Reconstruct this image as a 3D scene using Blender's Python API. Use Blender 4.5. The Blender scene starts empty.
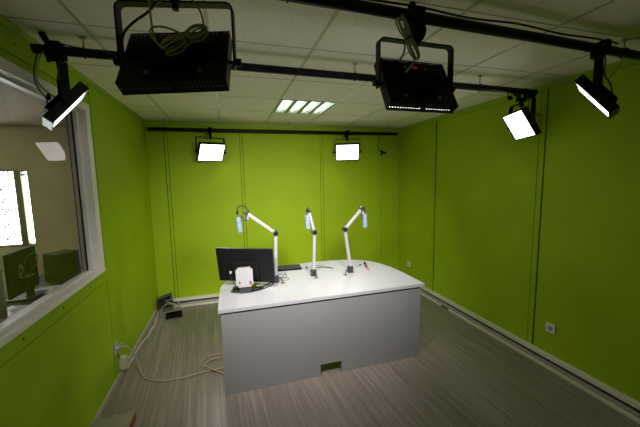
import bpy, bmesh, math, random
from mathutils import Vector, Matrix, Euler
random.seed(7)
S = bpy.context.scene
COL = S.collection
R = math.radians

# ---------------------------------------------------------------- camera, world, exposure
ROOM_W, ROOM_H, ROOM_F = 3.701, 2.493, -5.3          # right wall x, ceiling z, front wall y (back wall y=0, left wall x=0)
CAM = Vector((0.9994, -4.4867, 1.701)); YAW, PIT, ROL, FPX = .2876, .1121, -.0181, 305.83
_F = Vector((math.sin(YAW)*math.cos(PIT), math.cos(YAW)*math.cos(PIT), -math.sin(PIT)))
_R = _F.cross(Vector((0, 0, 1))).normalized(); _U = _R.cross(_F)
_R, _U = math.cos(ROL)*_R + math.sin(ROL)*_U, math.cos(ROL)*_U - math.sin(ROL)*_R
cd = bpy.data.cameras.new('camera'); cam = bpy.data.objects.new('camera', cd); COL.objects.link(cam)
cd.sensor_width = 36; cd.lens = FPX/640*36; cd.clip_start = .02
m3 = Matrix((_R, _U, -_F)).transposed()
cam.matrix_world = Matrix.Translation(CAM) @ m3.to_4x4()
S.camera = cam
w = bpy.data.worlds.new('World'); S.world = w; w.use_nodes = True
w.node_tree.nodes['Background'].inputs[0].default_value = (.93, .97, 1, 1)
w.node_tree.nodes['Background'].inputs[1].default_value = 15.0
S.view_settings.view_transform = 'Standard'; S.view_settings.look = 'None'
S.view_settings.gamma = 1; S.view_settings.exposure = 0
PANEL_E = 4.2; TUBE_E = 1.8; BEAM_SPREAD = 84
BEAM = [11, 11, 1.3, 2.4, 2.2, 2.4, 2.4]        # watts of the seven studio lights, in the order of FX

def at(px, py, ax, v):
    """point where the sight line through (px,py) meets the plane axis=v"""
    d = _F + _R*((px-320)/FPX) + _U*((213.5-py)/FPX)
    return CAM + d*((v-CAM[ax])/d[ax])

# ---------------------------------------------------------------- materials
def mat(name, col, rough=.5, metal=0, spec=.5, noise=0, nscale=8, bump=0, bscale=60, emit=None, es=0):
    m = bpy.data.materials.new(name); m.use_nodes = True
    nt = m.node_tree; b = nt.nodes['Principled BSDF']
    b.inputs['Base Color'].default_value = (*col, 1); b.inputs['Roughness'].default_value = rough
    b.inputs['Metallic'].default_value = metal; b.inputs['Specular IOR Level'].default_value = spec
    tc = nt.nodes.new('ShaderNodeTexCoord')
    if noise:
        n = nt.nodes.new('ShaderNodeTexNoise'); n.inputs['Scale'].default_value = nscale; n.inputs['Detail'].default_value = 4
        nt.links.new(tc.outputs['Object'], n.inputs['Vector'])
        r = nt.nodes.new('ShaderNodeValToRGB')
        r.color_ramp.elements[0].position = .3; r.color_ramp.elements[1].position = .7
        r.color_ramp.elements[0].color = (*[c*(1-noise) for c in col], 1)
        r.color_ramp.elements[1].color = (*[min(1, c*(1+noise)) for c in col], 1)
        nt.links.new(n.outputs['Fac'], r.inputs[0]); nt.links.new(r.outputs[0], b.inputs['Base Color'])
    if bump:
        n = nt.nodes.new('ShaderNodeTexNoise'); n.inputs['Scale'].default_value = bscale; n.inputs['Detail'].default_value = 3
        nt.links.new(tc.outputs['Object'], n.inputs['Vector'])
        bp = nt.nodes.new('ShaderNodeBump'); bp.inputs['Strength'].default_value = bump; bp.inputs['Distance'].default_value = .004
        nt.links.new(n.outputs['Fac'], bp.inputs['Height']); nt.links.new(bp.outputs[0], b.inputs['Normal'])
    if emit:
        b.inputs['Emission Color'].default_value = (*emit, 1); b.inputs['Emission Strength'].default_value = es
    return m
M = {}
M['green'] = mat('green_wall_fabric', (.31, .46, .006), .62, spec=.22, noise=.05, nscale=2.2, bump=.12, bscale=90)
M['green_trim'] = mat('green_trim', (.29, .43, .02), .5, spec=.4, noise=.04)
M['green_gap'] = mat('green_joint', (.02, .035, .002), .8)
M['ceiling'] = mat('ceiling_tile', (.92, .85, .74), .85, spec=.2, noise=.05, nscale=45, bump=.35, bscale=160)
M['tbar'] = mat('ceiling_runner', (.52, .54, .36), .4, noise=.02)
M['tbar_thin'] = mat('ceiling_cross_runner', (.50, .48, .38), .6, noise=.02)
M['black'] = mat('black_paint', (.0035, .0035, .0035), .42, spec=.2, noise=.2, nscale=30)
M['black_matte'] = mat('black_matte', (.003, .003, .003), .7, spec=.08, noise=.2, nscale=30)
M['tray'] = mat('dark_grey_tray', (.06, .06, .055), .6)
M['rubber'] = mat('black_cable', (.012, .012, .012), .5)
M['graycable'] = mat('grey_beige_cable', (.34, .33, .22), .5, noise=.1)
M['beigecable'] = mat('beige_cable', (.40, .32, .21), .5, noise=.06)
M['white'] = mat('white_frame', (.80, .75, .70), .4, noise=.03, nscale=5)
M['cream'] = mat('cream_trunking', (.74, .71, .58), .4, noise=.04, nscale=5)
M['trunkgray'] = mat('grey_trunking', (.44, .41, .35), .45, noise=.05)
M['gap_shade'] = mat('painted_gap_shade', (.015, .02, .012), .8)  # near-black colour standing in for shade inside gaps and hollows
M['desktop'] = mat('pale_desktop', (.50, .51, .51), .33, spec=.5, noise=.015, nscale=3)
M['deskpanel'] = mat('grey_laminate', (.29, .29, .285), .45, spec=.35, noise=.03, nscale=5)
M['tile_seam'] = mat('dark_seam', (.05, .055, .05), .6)
M['silver'] = mat('brushed_aluminium', (.50, .48, .47), .40, metal=.35, noise=.02)
M['joint'] = mat('dark_joint_plastic', (.035, .036, .04), .4)
M['micblue'] = mat('pale_blue_mic_body', (.30, .40, .49), .40, metal=.2, noise=.03)
M['micgrille'] = mat('mic_grille', (.27, .35, .43), .5, metal=.3, bump=.8, bscale=500)
M['brass'] = mat('brass', (.33, .27, .15), .35, metal=.7)
M['screen_back'] = mat('monitor_shell', (.006, .006, .007), .45, spec=.3, noise=.1)
M['gloss_black'] = mat('gloss_black', (.01, .01, .01), .12)
M['keys'] = mat('keyboard_keys', (.035, .036, .035), .5, noise=.1)
M['plastic_white'] = mat('white_plastic', (.40, .40, .39), .45, noise=.02)
M['socket'] = mat('socket_white', (.80, .72, .66), .4, noise=.02)
M['socket_shade'] = mat('painted_socket_shade', (.34, .30, .27), .5)  # shaded copy of the plate colour, for the socket hollow
M['box_beige'] = mat('junction_box', (.55, .54, .38), .5, noise=.05)
M['print_dark'] = mat('print_dark', (.05, .05, .07), .5)
M['print_gray'] = mat('print_grey', (.42, .42, .46), .5)
M['print_blue'] = mat('print_blue', (.35, .43, .62), .5)
M['print_red'] = mat('print_red', (.55, .06, .04), .5)
M['red'] = mat('red_shaft', (.62, .06, .03), .35)
M['blue_edge'] = mat('blue_edge', (.05, .12, .30), .5)
M['wall_beige'] = mat('control_room_wall', (.80, .74, .54), .7, noise=.06, nscale=3)
M['wood_dark'] = mat('dark_wood_worktop', (.030, .018, .012), .7, spec=.05, noise=.3, nscale=12)
M['greenwire'] = mat('green_wire', (.03, .16, .04), .5)
M['dark_screen'] = mat('dark_green_plastic', (.010, .016, .014), .6, spec=.12)
M['paper'] = mat('paper', (.7, .72, .72), .6)
M['grille'] = mat('pink_white_ironwork', (.62, .40, .42), .5)
M['red_brown'] = mat('worn_red_edge', (.26, .07, .05), .8, noise=.5, nscale=60, bump=.5)
M['lidgray'] = mat('olive_lid', (.30, .28, .19), .6, noise=.12, nscale=15)
M['led_red'] = mat('led_red', (.3, .01, .01), .5, emit=(1, .05, .03), es=.25)
M['led_amber'] = mat('led_amber', (.3, .15, .01), .5, emit=(1, .6, .1), es=.3)
M['print_orange'] = mat('print_orange', (.16, .035, .008), .5)
M['steel'] = mat('zinc_steel', (.30, .30, .28), .4, metal=.8)
M['panel_on'] = mat('lit_diffuser', (.8, .8, .8), .5, emit=(1, .985, .96), es=PANEL_E)
M['tube_on'] = mat('lit_tube_bay', (.8, .8, .8), .5, emit=(.86, 1, .90), es=TUBE_E)
M['sky_strip'] = mat('lamp_white', (.7, .7, .66), .5)

def floor_mat():
    m = bpy.data.materials.new('streaked_vinyl'); m.use_nodes = True
    nt = m.node_tree; b = nt.nodes['Principled BSDF']; L = nt.links.new
    tc = nt.nodes.new('ShaderNodeTexCoord')
    rot = nt.nodes.new('ShaderNodeMapping'); rot.inputs['Rotation'].default_value = (0, 0, R(-4.1))
    L(tc.outputs['Object'], rot.inputs['Vector'])
    def streak(sx, sy, det):
        mp = nt.nodes.new('ShaderNodeMapping'); mp.inputs['Scale'].default_value = (sx, sy, 1)
        L(rot.outputs[0], mp.inputs['Vector'])
        n = nt.nodes.new('ShaderNodeTexNoise'); n.inputs['Scale'].default_value = 1; n.inputs['Detail'].default_value = det
        L(mp.outputs[0], n.inputs['Vector']); return n
    a = streak(62, 1.5, 3); c = streak(18, .5, 2)
    mix = nt.nodes.new('ShaderNodeMath'); mix.operation = 'MULTIPLY_ADD'; mix.inputs[1].default_value = .7
    sc = nt.nodes.new('ShaderNodeMath'); sc.operation = 'MULTIPLY'; sc.inputs[1].default_value = .3
    L(c.outputs['Fac'], sc.inputs[0]); L(a.outputs['Fac'], mix.inputs[0]); L(sc.outputs[0], mix.inputs[2])
    r = nt.nodes.new('ShaderNodeValToRGB'); e = r.color_ramp.elements
    e[0].position = .34; e[0].color = (.185, .155, .125, 1)
    e[1].position = .70; e[1].color = (.36, .305, .25, 1)
    k = e.new(.5); k.color = (.235, .198, .165, 1)
    L(mix.outputs[0], r.inputs[0]); L(r.outputs[0], b.inputs['Base Color'])
    b.inputs['Roughness'].default_value = .36; b.inputs['Specular IOR Level'].default_value = .45
    return m
M['floor'] = floor_mat()

def glass_mat():
    m = bpy.data.materials.new('window_glass'); m.use_nodes = True
    nt = m.node_tree; nt.nodes.remove(nt.nodes['Principled BSDF']); L = nt.links.new
    o = nt.nodes['Material Output']
    t = nt.nodes.new('ShaderNodeBsdfTransparent'); t.inputs[0].default_value = (.90, .93, .88, 1)
    g = nt.nodes.new('ShaderNodeBsdfGlossy'); g.inputs['Roughness'].default_value = 0; g.inputs[0].default_value = (1, .97, .97, 1)
    f = nt.nodes.new('ShaderNodeFresnel'); f.inputs[0].default_value = 1.5
    k = nt.nodes.new('ShaderNodeMath'); k.operation = 'MULTIPLY'; k.inputs[1].default_value = .5; k.use_clamp = True
    mx = nt.nodes.new('ShaderNodeMixShader')
    L(f.outputs[0], k.inputs[0]); L(k.outputs[0], mx.inputs[0]); L(t.outputs[0], mx.inputs[1]); L(g.outputs[0], mx.inputs[2]); L(mx.outputs[0], o.inputs[0])
    return m
M['glass'] = glass_mat()

# ---------------------------------------------------------------- mesh helpers
class MB:
    def __init__(s): s.bm = bmesh.new()
    def box(s, lo, hi, mtx=None, bev=0):
        c = [(a+b)/2 for a, b in zip(lo, hi)]; d = [abs(b-a) for a, b in zip(lo, hi)]
        T = Matrix.Translation(c) @ Matrix.Diagonal((*d, 1))
        if mtx: T = mtx @ T
        r = bmesh.ops.create_cube(s.bm, size=1, matrix=T)
        if bev:
            es = list({e for v in r['verts'] for e in v.link_edges})
            bmesh.ops.bevel(s.bm, geom=es, offset=bev, segments=2, affect='EDGES', profile=.6)
        return s
    def cyl(s, p0, p1, r, r2=None, n=20):
        p0, p1 = Vector(p0), Vector(p1); d = p1-p0
        T = Matrix.Translation((p0+p1)/2) @ d.to_track_quat('Z', 'Y').to_matrix().to_4x4()
        bmesh.ops.create_cone(s.bm, cap_ends=True, segments=n, radius1=r, radius2=r if r2 is None else r2, depth=d.length, matrix=T)
        return s
    def sph(s, c, r, sc=(1, 1, 1)):
        bmesh.ops.create_uvsphere(s.bm, u_segments=16, v_segments=10, radius=r, matrix=Matrix.Translation(c) @ Matrix.Diagonal((*sc, 1)))
        return s
    def tube(s, pts, r, n=8, smooth=True, closed=False):
        pts = [Vector(p) for p in pts]
        if smooth and len(pts) > 2:
            out = []; N = len(pts)
            for i in range(N-1 if not closed else N):
                g = lambda j: pts[j % N] if closed else pts[max(0, min(N-1, j))]
                a, b, c, d = g(i-1), g(i), g(i+1), g(i+2)
                for k in range(6):
                    t = k/6
                    out.append(.5*((2*b)+(c-a)*t+(2*a-5*b+4*c-d)*t*t+(3*b-a-3*c+d)*t**3))
            if not closed: out.append(pts[-1])
            pts = out
        rings = []; up = None; N = len(pts)
        for i, p in enumerate(pts):
            if closed: t = pts[(i+1) % N]-pts[i-1]
            else: t = pts[min(i+1, N-1)]-pts[max(i-1, 0)]
            if t.length < 1e-9: t = Vector((0, 0, 1))
            t.normalize()
            if up is None: up = t.orthogonal().normalized()
            up = (up-t*up.dot(t))
            up = up.normalized() if up.length > 1e-6 else t.orthogonal().normalized()
            v = t.cross(up)
            rings.append([s.bm.verts.new(p+r*(math.cos(2*math.pi*k/n)*up+math.sin(2*math.pi*k/n)*v)) for k in range(n)])
        for i in range(N if closed else N-1):
            a, b = rings[i], rings[(i+1) % N]
            for k in range(n):
                try: s.bm.faces.new((a[k], a[(k+1) % n], b[(k+1) % n], b[k]))
                except ValueError: pass
        if not closed:
            s.bm.faces.new(rings[0][::-1]); s.bm.faces.new(rings[-1])
        return s
    def lathe(s, prof, c=(0, 0, 0), n=28):
        rings = [[s.bm.verts.new((c[0]+r*math.cos(2*math.pi*k/n), c[1]+r*math.sin(2*math.pi*k/n), c[2]+z)) for k in range(n)] for r, z in prof]
        for a, b in zip(rings, rings[1:]):
            for k in range(n): s.bm.faces.new((a[k], a[(k+1) % n], b[(k+1) % n], b[k]))
        s.bm.faces.new(rings[0][::-1]); s.bm.faces.new(rings[-1]); return s
    def prism(s, outline, z0, z1):
        lo = [s.bm.verts.new((x, y, z0)) for x, y in outline]; hi = [s.bm.verts.new((x, y, z1)) for x, y in outline]
        n = len(lo); s.bm.faces.new(lo[::-1]); s.bm.faces.new(hi)
        for k in range(n): s.bm.faces.new((lo[k], lo[(k+1) % n], hi[(k+1) % n], hi[k]))
        return s
    def quad(s, *p):
        s.bm.faces.new([s.bm.verts.new(q) for q in p]); return s
    def perf(s, o, u, v, nu, nv, fu=.5, fv=.5):
        """flat plate o + [0,1]u + [0,1]v with nu x nv rectangular holes"""
        o, u, v = Vector(o), Vector(u), Vector(v)
        us = []; vs = []
        for i in range(nu): us += [(i+.5-fu/2)/nu, (i+.5+fu/2)/nu]
        for j in range(nv): vs += [(j+.5-fv/2)/nv, (j+.5+fv/2)/nv]
        us = [0]+us+[1]; vs = [0]+vs+[1]
        g = [[s.bm.verts.new(o+u*a+v*b) for b in vs] for a in us]
        for i in range(len(us)-1):
            for j in range(len(vs)-1):
                if i % 2 == 1 and j % 2 == 1: continue
                s.bm.faces.new((g[i][j], g[i+1][j], g[i+1][j+1], g[i][j+1]))
        return s
    def build(s, name, m, parent=None, smooth=False, loc=None, rot=None):
        me = bpy.data.meshes.new(name); bmesh.ops.recalc_face_normals(s.bm, faces=s.bm.faces)
        s.bm.to_mesh(me); s.bm.free()
        me.materials.append(m)
        if smooth:
            for p in me.polygons: p.use_smooth = True
            try: me.set_sharp_from_angle(angle=R(40))
            except Exception: pass
        o = bpy.data.objects.new(name, me); COL.objects.link(o)
        if parent: o.parent = parent
        if loc is not None: o.location = loc
        if rot is not None: o.rotation_euler = rot
        return o
def tag(o, label=None, cat=None, group=None, kind=None):
    if label: o['label'] = label
    if cat: o['category'] = cat
    if group: o['group'] = group
    if kind: o['kind'] = kind
    return o
def struct(o): o['kind'] = 'structure'; return o
def empty(name, loc, rot=(0, 0, 0)):
    o = bpy.data.objects.new(name, None); COL.objects.link(o); o.location = loc; o.rotation_euler = rot
    o.empty_display_size = .05; return o
def copy_tree(o, parent=None):
    c = o.copy(); COL.objects.link(c); c.parent = parent
    for ch in list(o.children): copy_tree(ch, c)
    return c

# ---------------------------------------------------------------- room shell
W_, H_, F_ = ROOM_W, ROOM_H, ROOM_F
struct(MB().box((-3.2, F_-.15, -.1), (W_+.15, 1.0, 0)).build('floor', M['floor']))
struct(MB().box((-3.2, F_-.15, H_+.045), (W_+.15, 1.0, H_+.18)).build('ceiling', M['ceiling']))
PT = .012
def panels(b, plane, spans, z0=0.0, z1=H_):
    for a, c in spans: b.box(*plane(a, c, z0, z1), bev=.003)
# back wall: slab behind, cover panels in front with dark joints
b = MB().box((0, PT, 0), (W_, .12, H_+.05)); struct(b.build('wall_back', M['green_gap']))
b = MB(); pl = lambda a, c, z0, z1: ((a, -.0, z0), (c, PT+.001, z1))
panels(b, pl, [(0, .212), (.219, .253), (.258, 1.175), (1.180, 1.212), (1.217, 2.345), (2.350, 2.386), (2.391, 3.378), (3.383, W_)])
struct(b.build('trim_1', M['green']))
# right wall
b = MB().box((W_+PT, F_, 0), (W_+.12, 0.12, H_+.05)); struct(b.build('wall_right', M['green_gap']))
b = MB(); pl = lambda a, c, z0, z1: ((W_, a, z0), (W_+PT+.001, c, z1))
panels(b, pl, [(F_, -3.96), (-3.952, -2.420), (-2.406, -2.357), (-2.352, -.930), (-.905, -.866), (-.861, 0)])
struct(b.build('trim_2', M['green']))
# left wall with the window opening (y -4.25..-1.775, z 1.0..2.26)
WY0, WY1, WZ0, WZ1 = -4.05, -1.775, 1.03, 2.232
b = MB()
b.box((-.12, WY1+.03, 0), (-PT, 0.12, H_+.05)).box((-.12, F_, 0), (-PT, WY0-.03, H_+.05))
b.box((-.12, WY0-.03, 0), (-PT, WY1+.03, WZ0-.02)).box((-.12, WY0-.03, WZ1+.02), (-PT, WY1+.03, H_+.05))
struct(b.build('wall_left', M['green_gap']))
b = MB()
b.box((-PT-.001, -1.630, 0), (0, 0, H_), bev=.003)
b.box((-PT-.001, -1.70, 1.0), (0, -1.643, H_-.03), bev=.003)
b.box((-PT-.001, F_, 0), (0, -1.643, .902), bev=.003)
b.box((-PT-.001, F_, .909), (.006, -1.643, .998), bev=.003)
b.box((-PT-.001, F_, 2.30), (.0, -1.70, 2.341), bev=.002)
b.box((-PT-.001, F_, 2.345), (.004, -1.70, H_), bev=.002)
b.box((-PT-.001, F_, .99), (0, WY0-.12, 2.31), bev=.003)
struct(b.build('trim_3', M['green']))
struct(MB().box((0, F_-.12, 0), (W_, F_, H_+.05)).build('wall_front', M['green']))
# green angle trims below the ceiling
for i, (lo, hi) in enumerate([((0, -.014, H_-.052), (W_, .0, H_)), ((W_-.014, F_, H_-.052), (W_, -.014, H_)), ((0, F_, H_-.034), (.014, -.014, H_))]):
    struct(MB().box(lo, hi, bev=.002).build('trim_%d' % (4+i), M['green_trim']))
# ceiling tiles and runners
GX, GY = 1.535, -1.3877
b = MB()
for i in range(-3, 5):
    for j in range(-8, 4):
        x0, x1 = max(.014, GX+.6*i), min(W_-.014, GX+.6*(i+1)); y0, y1 = max(F_, GY+.6*j), min(-.014, GY+.6*(j+1))
        if x1-x0 < .02 or y1-y0 < .02 or (i == 0 and j == 0): continue
        b.box((x0+.003, y0+.001, H_-.001), (x1-.003, y1-.001, H_+.012))
struct(b.build('trim_7', M['ceiling']))
b = MB()
for i in range(-2, 4): b.box((GX+.6*i-.009, F_, H_-.004), (GX+.6*i+.009, -.014, H_+.002))
struct(b.build('trim_8', M['tbar']))
b = MB()
for j in range(-6, 3): b.box((.014, GY+.6*j-.0035, H_-.003), (W_-.014, GY+.6*j+.0035, H_+.002))
struct(b.build('trim_9', M['tbar_thin']))

# cable trunking along the right and back walls
def run(ax, lo, hi):
    def bx(b, d0, d1, z0, z1, a=lo, c=hi):
        if ax == 'r': b.box((W_-d1, a, z0), (W_-d0, c, z1), bev=.002)
        else: b.box((a, -d1, z0), (c, -d0, z1), bev=.002)
    b = MB(); bx(b, 0, .040, .062, .098); struct(b.build('baseboard_right' if ax == 'r' else 'baseboard_back', M['cream']))
    b = MB(); bx(b, 0, .012, .0, .062); bx(b, .052, .068, 0, .004); struct(b.build('trim_%d' % (10 if ax == 'r' else 13), M['gap_shade']))  # dark strips: shade between the trunking parts put into the colour
    b = MB(); bx(b, .012, .052, .0, .030); bx(b, .044, .052, .028, .040); struct(b.build('trim_%d' % (11 if ax == 'r' else 14), M['trunkgray']))
    b = MB()
    if ax == 'r': bx(b, .068, .094, 0, .022, lo, -1.36); bx(b, .068, .094, 0, .022, -1.20, hi-.1)
    else: bx(b, .075, .108, 0, .020)
    struct(b.build('trim_%d' % (12 if ax == 'r' else 15), M['cream']))
run('r', F_, -.0); run('b', .20, W_-.09)
struct(MB().box((0, F_, 0), (.016, -.20, .045), bev=.004).build('baseboard_left', M['trunkgray']))

# ---------------------------------------------------------------- studio window
b = MB(); OY1, OZ0, OZ1, OY0 = -1.700, 1.0, 2.290, WY0-.09
b.box((-.02, OY0, WZ1), (.020, OY1, OZ1), bev=.003).box((-.02, OY0, OZ0), (.022, OY1, WZ0), bev=.003)
b.box((-.02, WY1-.002, WZ0), (.018, OY1, WZ1), bev=.003).box((-.02, OY0, WZ0), (.018, WY0, WZ1), bev=.003)
b.box((-.10, WY0, WZ0-.018), (0, WY1+.0, WZ0+.002)).box((-.10, WY0, WZ1-.002), (0, WY1, WZ1+.018))
b.box((-.10, WY1-.004, WZ0), (0, WY1+.02, WZ1)).box((-.10, WY0-.02, WZ0), (0, WY0, WZ1))
b.box((-.058, WY1-.028, WZ0), (-.03, WY1, WZ1), bev=.003).box((-.058, WY0, WZ0), (-.03, WY1, WZ0+.012)).box((-.058, WY0, WZ1-.014), (-.03, WY1, WZ1))
wf = struct(b.build('window_1', M['white']))
b = MB().box((-.066, WY1-.033, WZ0), (-.055, WY1-.024, WZ1)); b.build('gasket', M['rubber'], wf)
b = MB().quad((-.06, WY0, WZ0), (-.06, WY1-.02, WZ0), (-.06, WY1-.02, WZ1), (-.06, WY0, WZ1)); b.build('glass_pane', M['glass'], wf)
b = MB()
for y in (-2.72, -2.34, -1.96): b.cyl((.005, y, .955), (.009, y, .955), .005, n=10)
for y in (-2.50, -2.30): b.cyl((.003, y, 2.40), (.007, y, 2.40), .005, n=10)
b.box((-.013, -1.6425, 0), (-.002, -1.6355, H_-.034)).box((-.013, F_, .903), (-.002, -1.643, .908)); struct(b.build('trim_16', M['black_matte']))

struct(MB().box((-3.08, F_, H_-.02), (-.13, .6, H_+.03)).build('ceiling_control_room', mat('brown_ceiling', (.42, .36, .27), .8, noise=.05)))
# ---------------------------------------------------------------- control room beyond the glass
CY = .6
WX0, WX1, CZ0, CZ1 = -2.75, -1.575, .86, 1.885
b = MB()
b.box((WX1, CY, 0), (-.0, CY+.12, H_+.045)).box((-3.1, CY, 0), (WX0, CY+.12, H_+.045))
b.box((WX0, CY, 0), (WX1, CY+.12, CZ0)).box((WX0, CY, CZ1), (WX1, CY+.12, H_+.045))
struct(b.build('wall_control_back', M['wall_beige']))
struct(MB().box((-3.2, F_, 0), (-3.08, CY+.12, H_+.045)).build('wall_control_left', M['wall_beige']))
struct(MB().box((-3.1, F_-.12, 0), (-.12, F_, H_+.045)).build('wall_control_front', M['wall_beige']))
struct(MB().box((-.128, .12, 0), (-.0, CY, H_+.045)).box((-.128, -1.74, 0), (-.1201, .12, H_+.045)).build('wall_control_right', M['wall_beige']))
b = MB()
b.box((WX0, CY+.02, CZ0), (WX0+.05, CY+.08, CZ1)).box((WX1-.012, CY+.0, CZ0), (WX1, CY+.08, CZ1))
b.box((-1.725, CY-.02, CZ0), (-1.650, CY+.08, CZ1), bev=.004).box((WX0, CY+.0, CZ0), (WX1, CY+.08, CZ0+.03)).box((WX0, CY+.0, CZ1-.012), (WX1, CY+.08, CZ1))
b.box((-1.65, CY+.0, 1.82), (-1.58, CY+.05, 1.84))
wc = struct(b.build('window_2', mat('painted_wood', (.34, .31, .20), .5, noise=.05)))
b = MB()
for ix in range(6):
    for iz in range(6):
        cx, cz = -2.66+ix*.17, .97+iz*.17
        b.tube([(cx+.07*math.cos(t)*(1-.05*k), CY+.10, cz+.078*math.sin(t)*(1-.05*k)) for k, t in enumerate([2*math.pi*q/10 for q in range(13)])], .010, n=5)
        b.tube([(cx+.085, CY+.10, cz-.08), (cx+.05, CY+.10, cz-.02), (cx+.085, CY+.10, cz+.04), (cx+.12, CY+.10, cz+.09)], .008, n=5)
for x in (-2.57, -2.23, -1.89): b.cyl((x, CY+.10, CZ0), (x, CY+.10, CZ1), .006, n=6)
b.cyl((WX0, CY+.10, 1.36), (-1.70, CY+.10, 1.36), .006, n=6)
for iz in range(14): b.box((-1.64, CY+.09, .90+iz*.07), (-1.585, CY+.094, .903+iz*.07))
b.build('window_grille', M['grille'], wc)

ROOT = empty('worktop', (-.55, -1.6, 0)); tag(ROOT, 'dark wooden worktop seen through the window, carrying the control room screens', 'worktop')
def local(root, b_, name, m, **k):
    o = b_.build(name, m, root, **k); o.location = -Vector(root.location) if 'loc' not in k else k['loc']; return o
local(ROOT, MB().box((-.95, -3.6, .71), (-.14, -.35, .75), bev=.004), 'tabletop', M['wood_dark'])
for y in (-3.5, -2.0, -.45):
    local(ROOT, MB().box((-.93, y-.02, 0), (-.2, y+.02, .71)), 'leg', M['wood_dark'])

def monitor_body(root, w, h, z0, tilt=0, m1='screen_back'):
    """panel facing +y (its screen), shell towards -y; root at stand base centre"""
    T = Matrix.Translation((0, 0, z0)) @ Matrix.Rotation(tilt, 4, 'X')
    b = MB().box((-w/2, -.012, 0), (w/2, .012, h), T, bev=.004); sh = b.build('shell', M[m1], root)
    b = MB().box((-w/2+.14, -.030, .03), (w/2-.14, -.010, h*.62), T, bev=.010); b.build('rear_housing', M[m1], sh)
    b = MB().box((-w/2+.012, .0122, .018), (w/2-.012, .0130, h-.012), T); b.build('screen', M['gloss_black'], root)
    return sh
# control room screens
r = empty('monitor', (-.70, -1.365, .75), (0, 0, R(91)))
tag(r, 'dark monitor with a looped cable on its back, seen through the window', 'monitor')
monitor_body(r, .387, .362, .046, 0, 'dark_screen')
MB().box((-.03, -.05, 0), (.03, -.02, .30), bev=.004).build('stand', M['dark_screen'], r)
MB().box((-.12, -.11, 0), (.12, .07, .014), bev=.005).build('stand_base', M['dark_screen'], r)
MB().tube([(-.02, -.045, .16), (-.10, -.06, .22), (-.06, -.06, .34), (.08, -.06, .36), (.11, -.06, .28), (.02, -.055, .22), (-.06, -.055, .20)], .004).build('cable_loop', M['greenwire'], r)
MB().tube([(-.13, -.05, .20), (-.155, -.06, .26), (-.13, -.06, .31), (-.10, -.055, .26), (-.12, -.05, .20), (.06, -.05, .18)], .005).build('plug_lead', M['trunkgray'], r)
r = empty('speaker', (-.66, -.83, .75), (0, 0, R(62)))
tag(r, 'dark box speaker standing on the worktop, farthest along behind the window', 'speaker')
MB().box((-.11, -.09, 0), (.11, .09, .265), bev=.006).build('cabinet', M['dark_screen'], r)
MB().box((-.10, -.094, .015), (.10, -.088, .25), bev=.003).build('front_cloth', M['black_matte'], r)
for (x, y, a, lab) in [(at(44, 291, 2, .75).x, at(44, 291, 2, .75).y, 20, 'white sheets of paper lying between the dark monitor and speaker'), (at(18, 310, 2, .75).x, at(18, 310, 2, .75).y, -10, 'white sheets of paper lying at the foot of the dark monitor')]:
    o = MB().box((-.11, -.08, 0), (.11, .08, .006)).box((-.05, -.10, .006), (.13, .05, .01)).build('paper_stack', M['paper'], loc=(x, y, .75), rot=(0, 0, R(a)))
    tag(o, lab, 'paper', 'papers on the control room worktop')
o = MB().cyl((0, 0, 0), (0, 0, .34), .022).cyl((0, 0, 0), (0, 0, .012), .07).cyl((0, 0, .34), (0, 0, .36), .03, .02).build('lamp_post', M['trunkgray'], loc=(at(4, 318, 2, .75)), smooth=True)
tag(o, 'pale grey upright post at the left edge of the view through the window', 'post')
o = MB().box((0, 0, 0), (.5, .02, .008)).build('document_tray', M['paper'], loc=(-.72, -1.15, .75)); tag(o, 'thin pale strip lying behind the speaker on the control room worktop', 'tray')

# ---------------------------------------------------------------- ceiling light
r = empty('ceiling_light', (GX+.3, GY+.3, H_)); tag(r, 'square recessed ceiling light with four lit tube bays', 'ceiling light')
b = MB()
for k in range(5):
    xx = -.291 + k*.1455
    b.box((xx-.0225 if 0 < k < 4 else (xx-.0 if k == 0 else xx-.018), -.291, -.006), (xx+.0225 if 0 < k < 4 else (xx+.018 if k == 0 else xx), .291, .03))
b.box((-.291, -.291, -.006), (.291, -.280, .03)).box((-.291, .280, -.006), (.291, .291, .03))
b.build('louvre_frame', mat('troffer_louvre', (.38, .42, .30), .35, noise=.02), r)
for k in range(4):
    xx = -.291+.07275+k*.1455
    MB().box((xx-.052, -.283, .030), (xx+.052, .283, .034)).build('reflector', M['tube_on'], r)
    MB().cyl((xx, -.27, .018), (xx, .27, .018), .008, n=12).build('tube', M['tube_on'], r)

# ---------------------------------------------------------------- lighting bars
BR = .024
def bar(name, p0, p1, lab, rods):
    p0, p1 = Vector(p0), Vector(p1)
    r = empty(name, p0); tag(r, lab, 'lighting bar', 'black lighting bars under the ceiling')
    MB().cyl((0, 0, 0), p1-p0, BR, n=24).build('pipe', M['black'], r, smooth=True)
    d = (p1-p0).normalized()
    for e, s in ((Vector((0, 0, 0)), 1), (p1-p0, -1)):
        MB().cyl(e-d*.003*s, e+d*.012*s, BR+.001, n=24).build('end_cap', M['rubber'], r, smooth=True)
    for x in rods:
        t = (x-p0.x)/(p1.x-p0.x); q = (p1-p0)*t; top = H_-p0.z
        h = MB().cyl(q, (q.x, q.y, top), .004, n=10).build('hanger_rod', M['steel'], r)
        MB().box((q.x-.018, q.y-.012, top-.006), (q.x+.018, q.y+.012, top)).build('ceiling_clip', M['steel'], h)
        MB().tube([(q.x, q.y+(BR+.003)*math.cos(a), q.z+(BR+.003)*math.sin(a)) for a in [2*math.pi*k/14 for k in range(14)]], .003, n=6, smooth=False, closed=True).build('pipe_ring', M['black'], h)
    return r
BACK = ((.07, -.15, 2.358), (3.555, -.15, 2.378)); MID = ((.05, -2.43, 2.412), (3.53, -2.43, 2.398)); FRONT = ((.03, -3.31, 2.395), (3.68, -3.15, 2.418))
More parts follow.
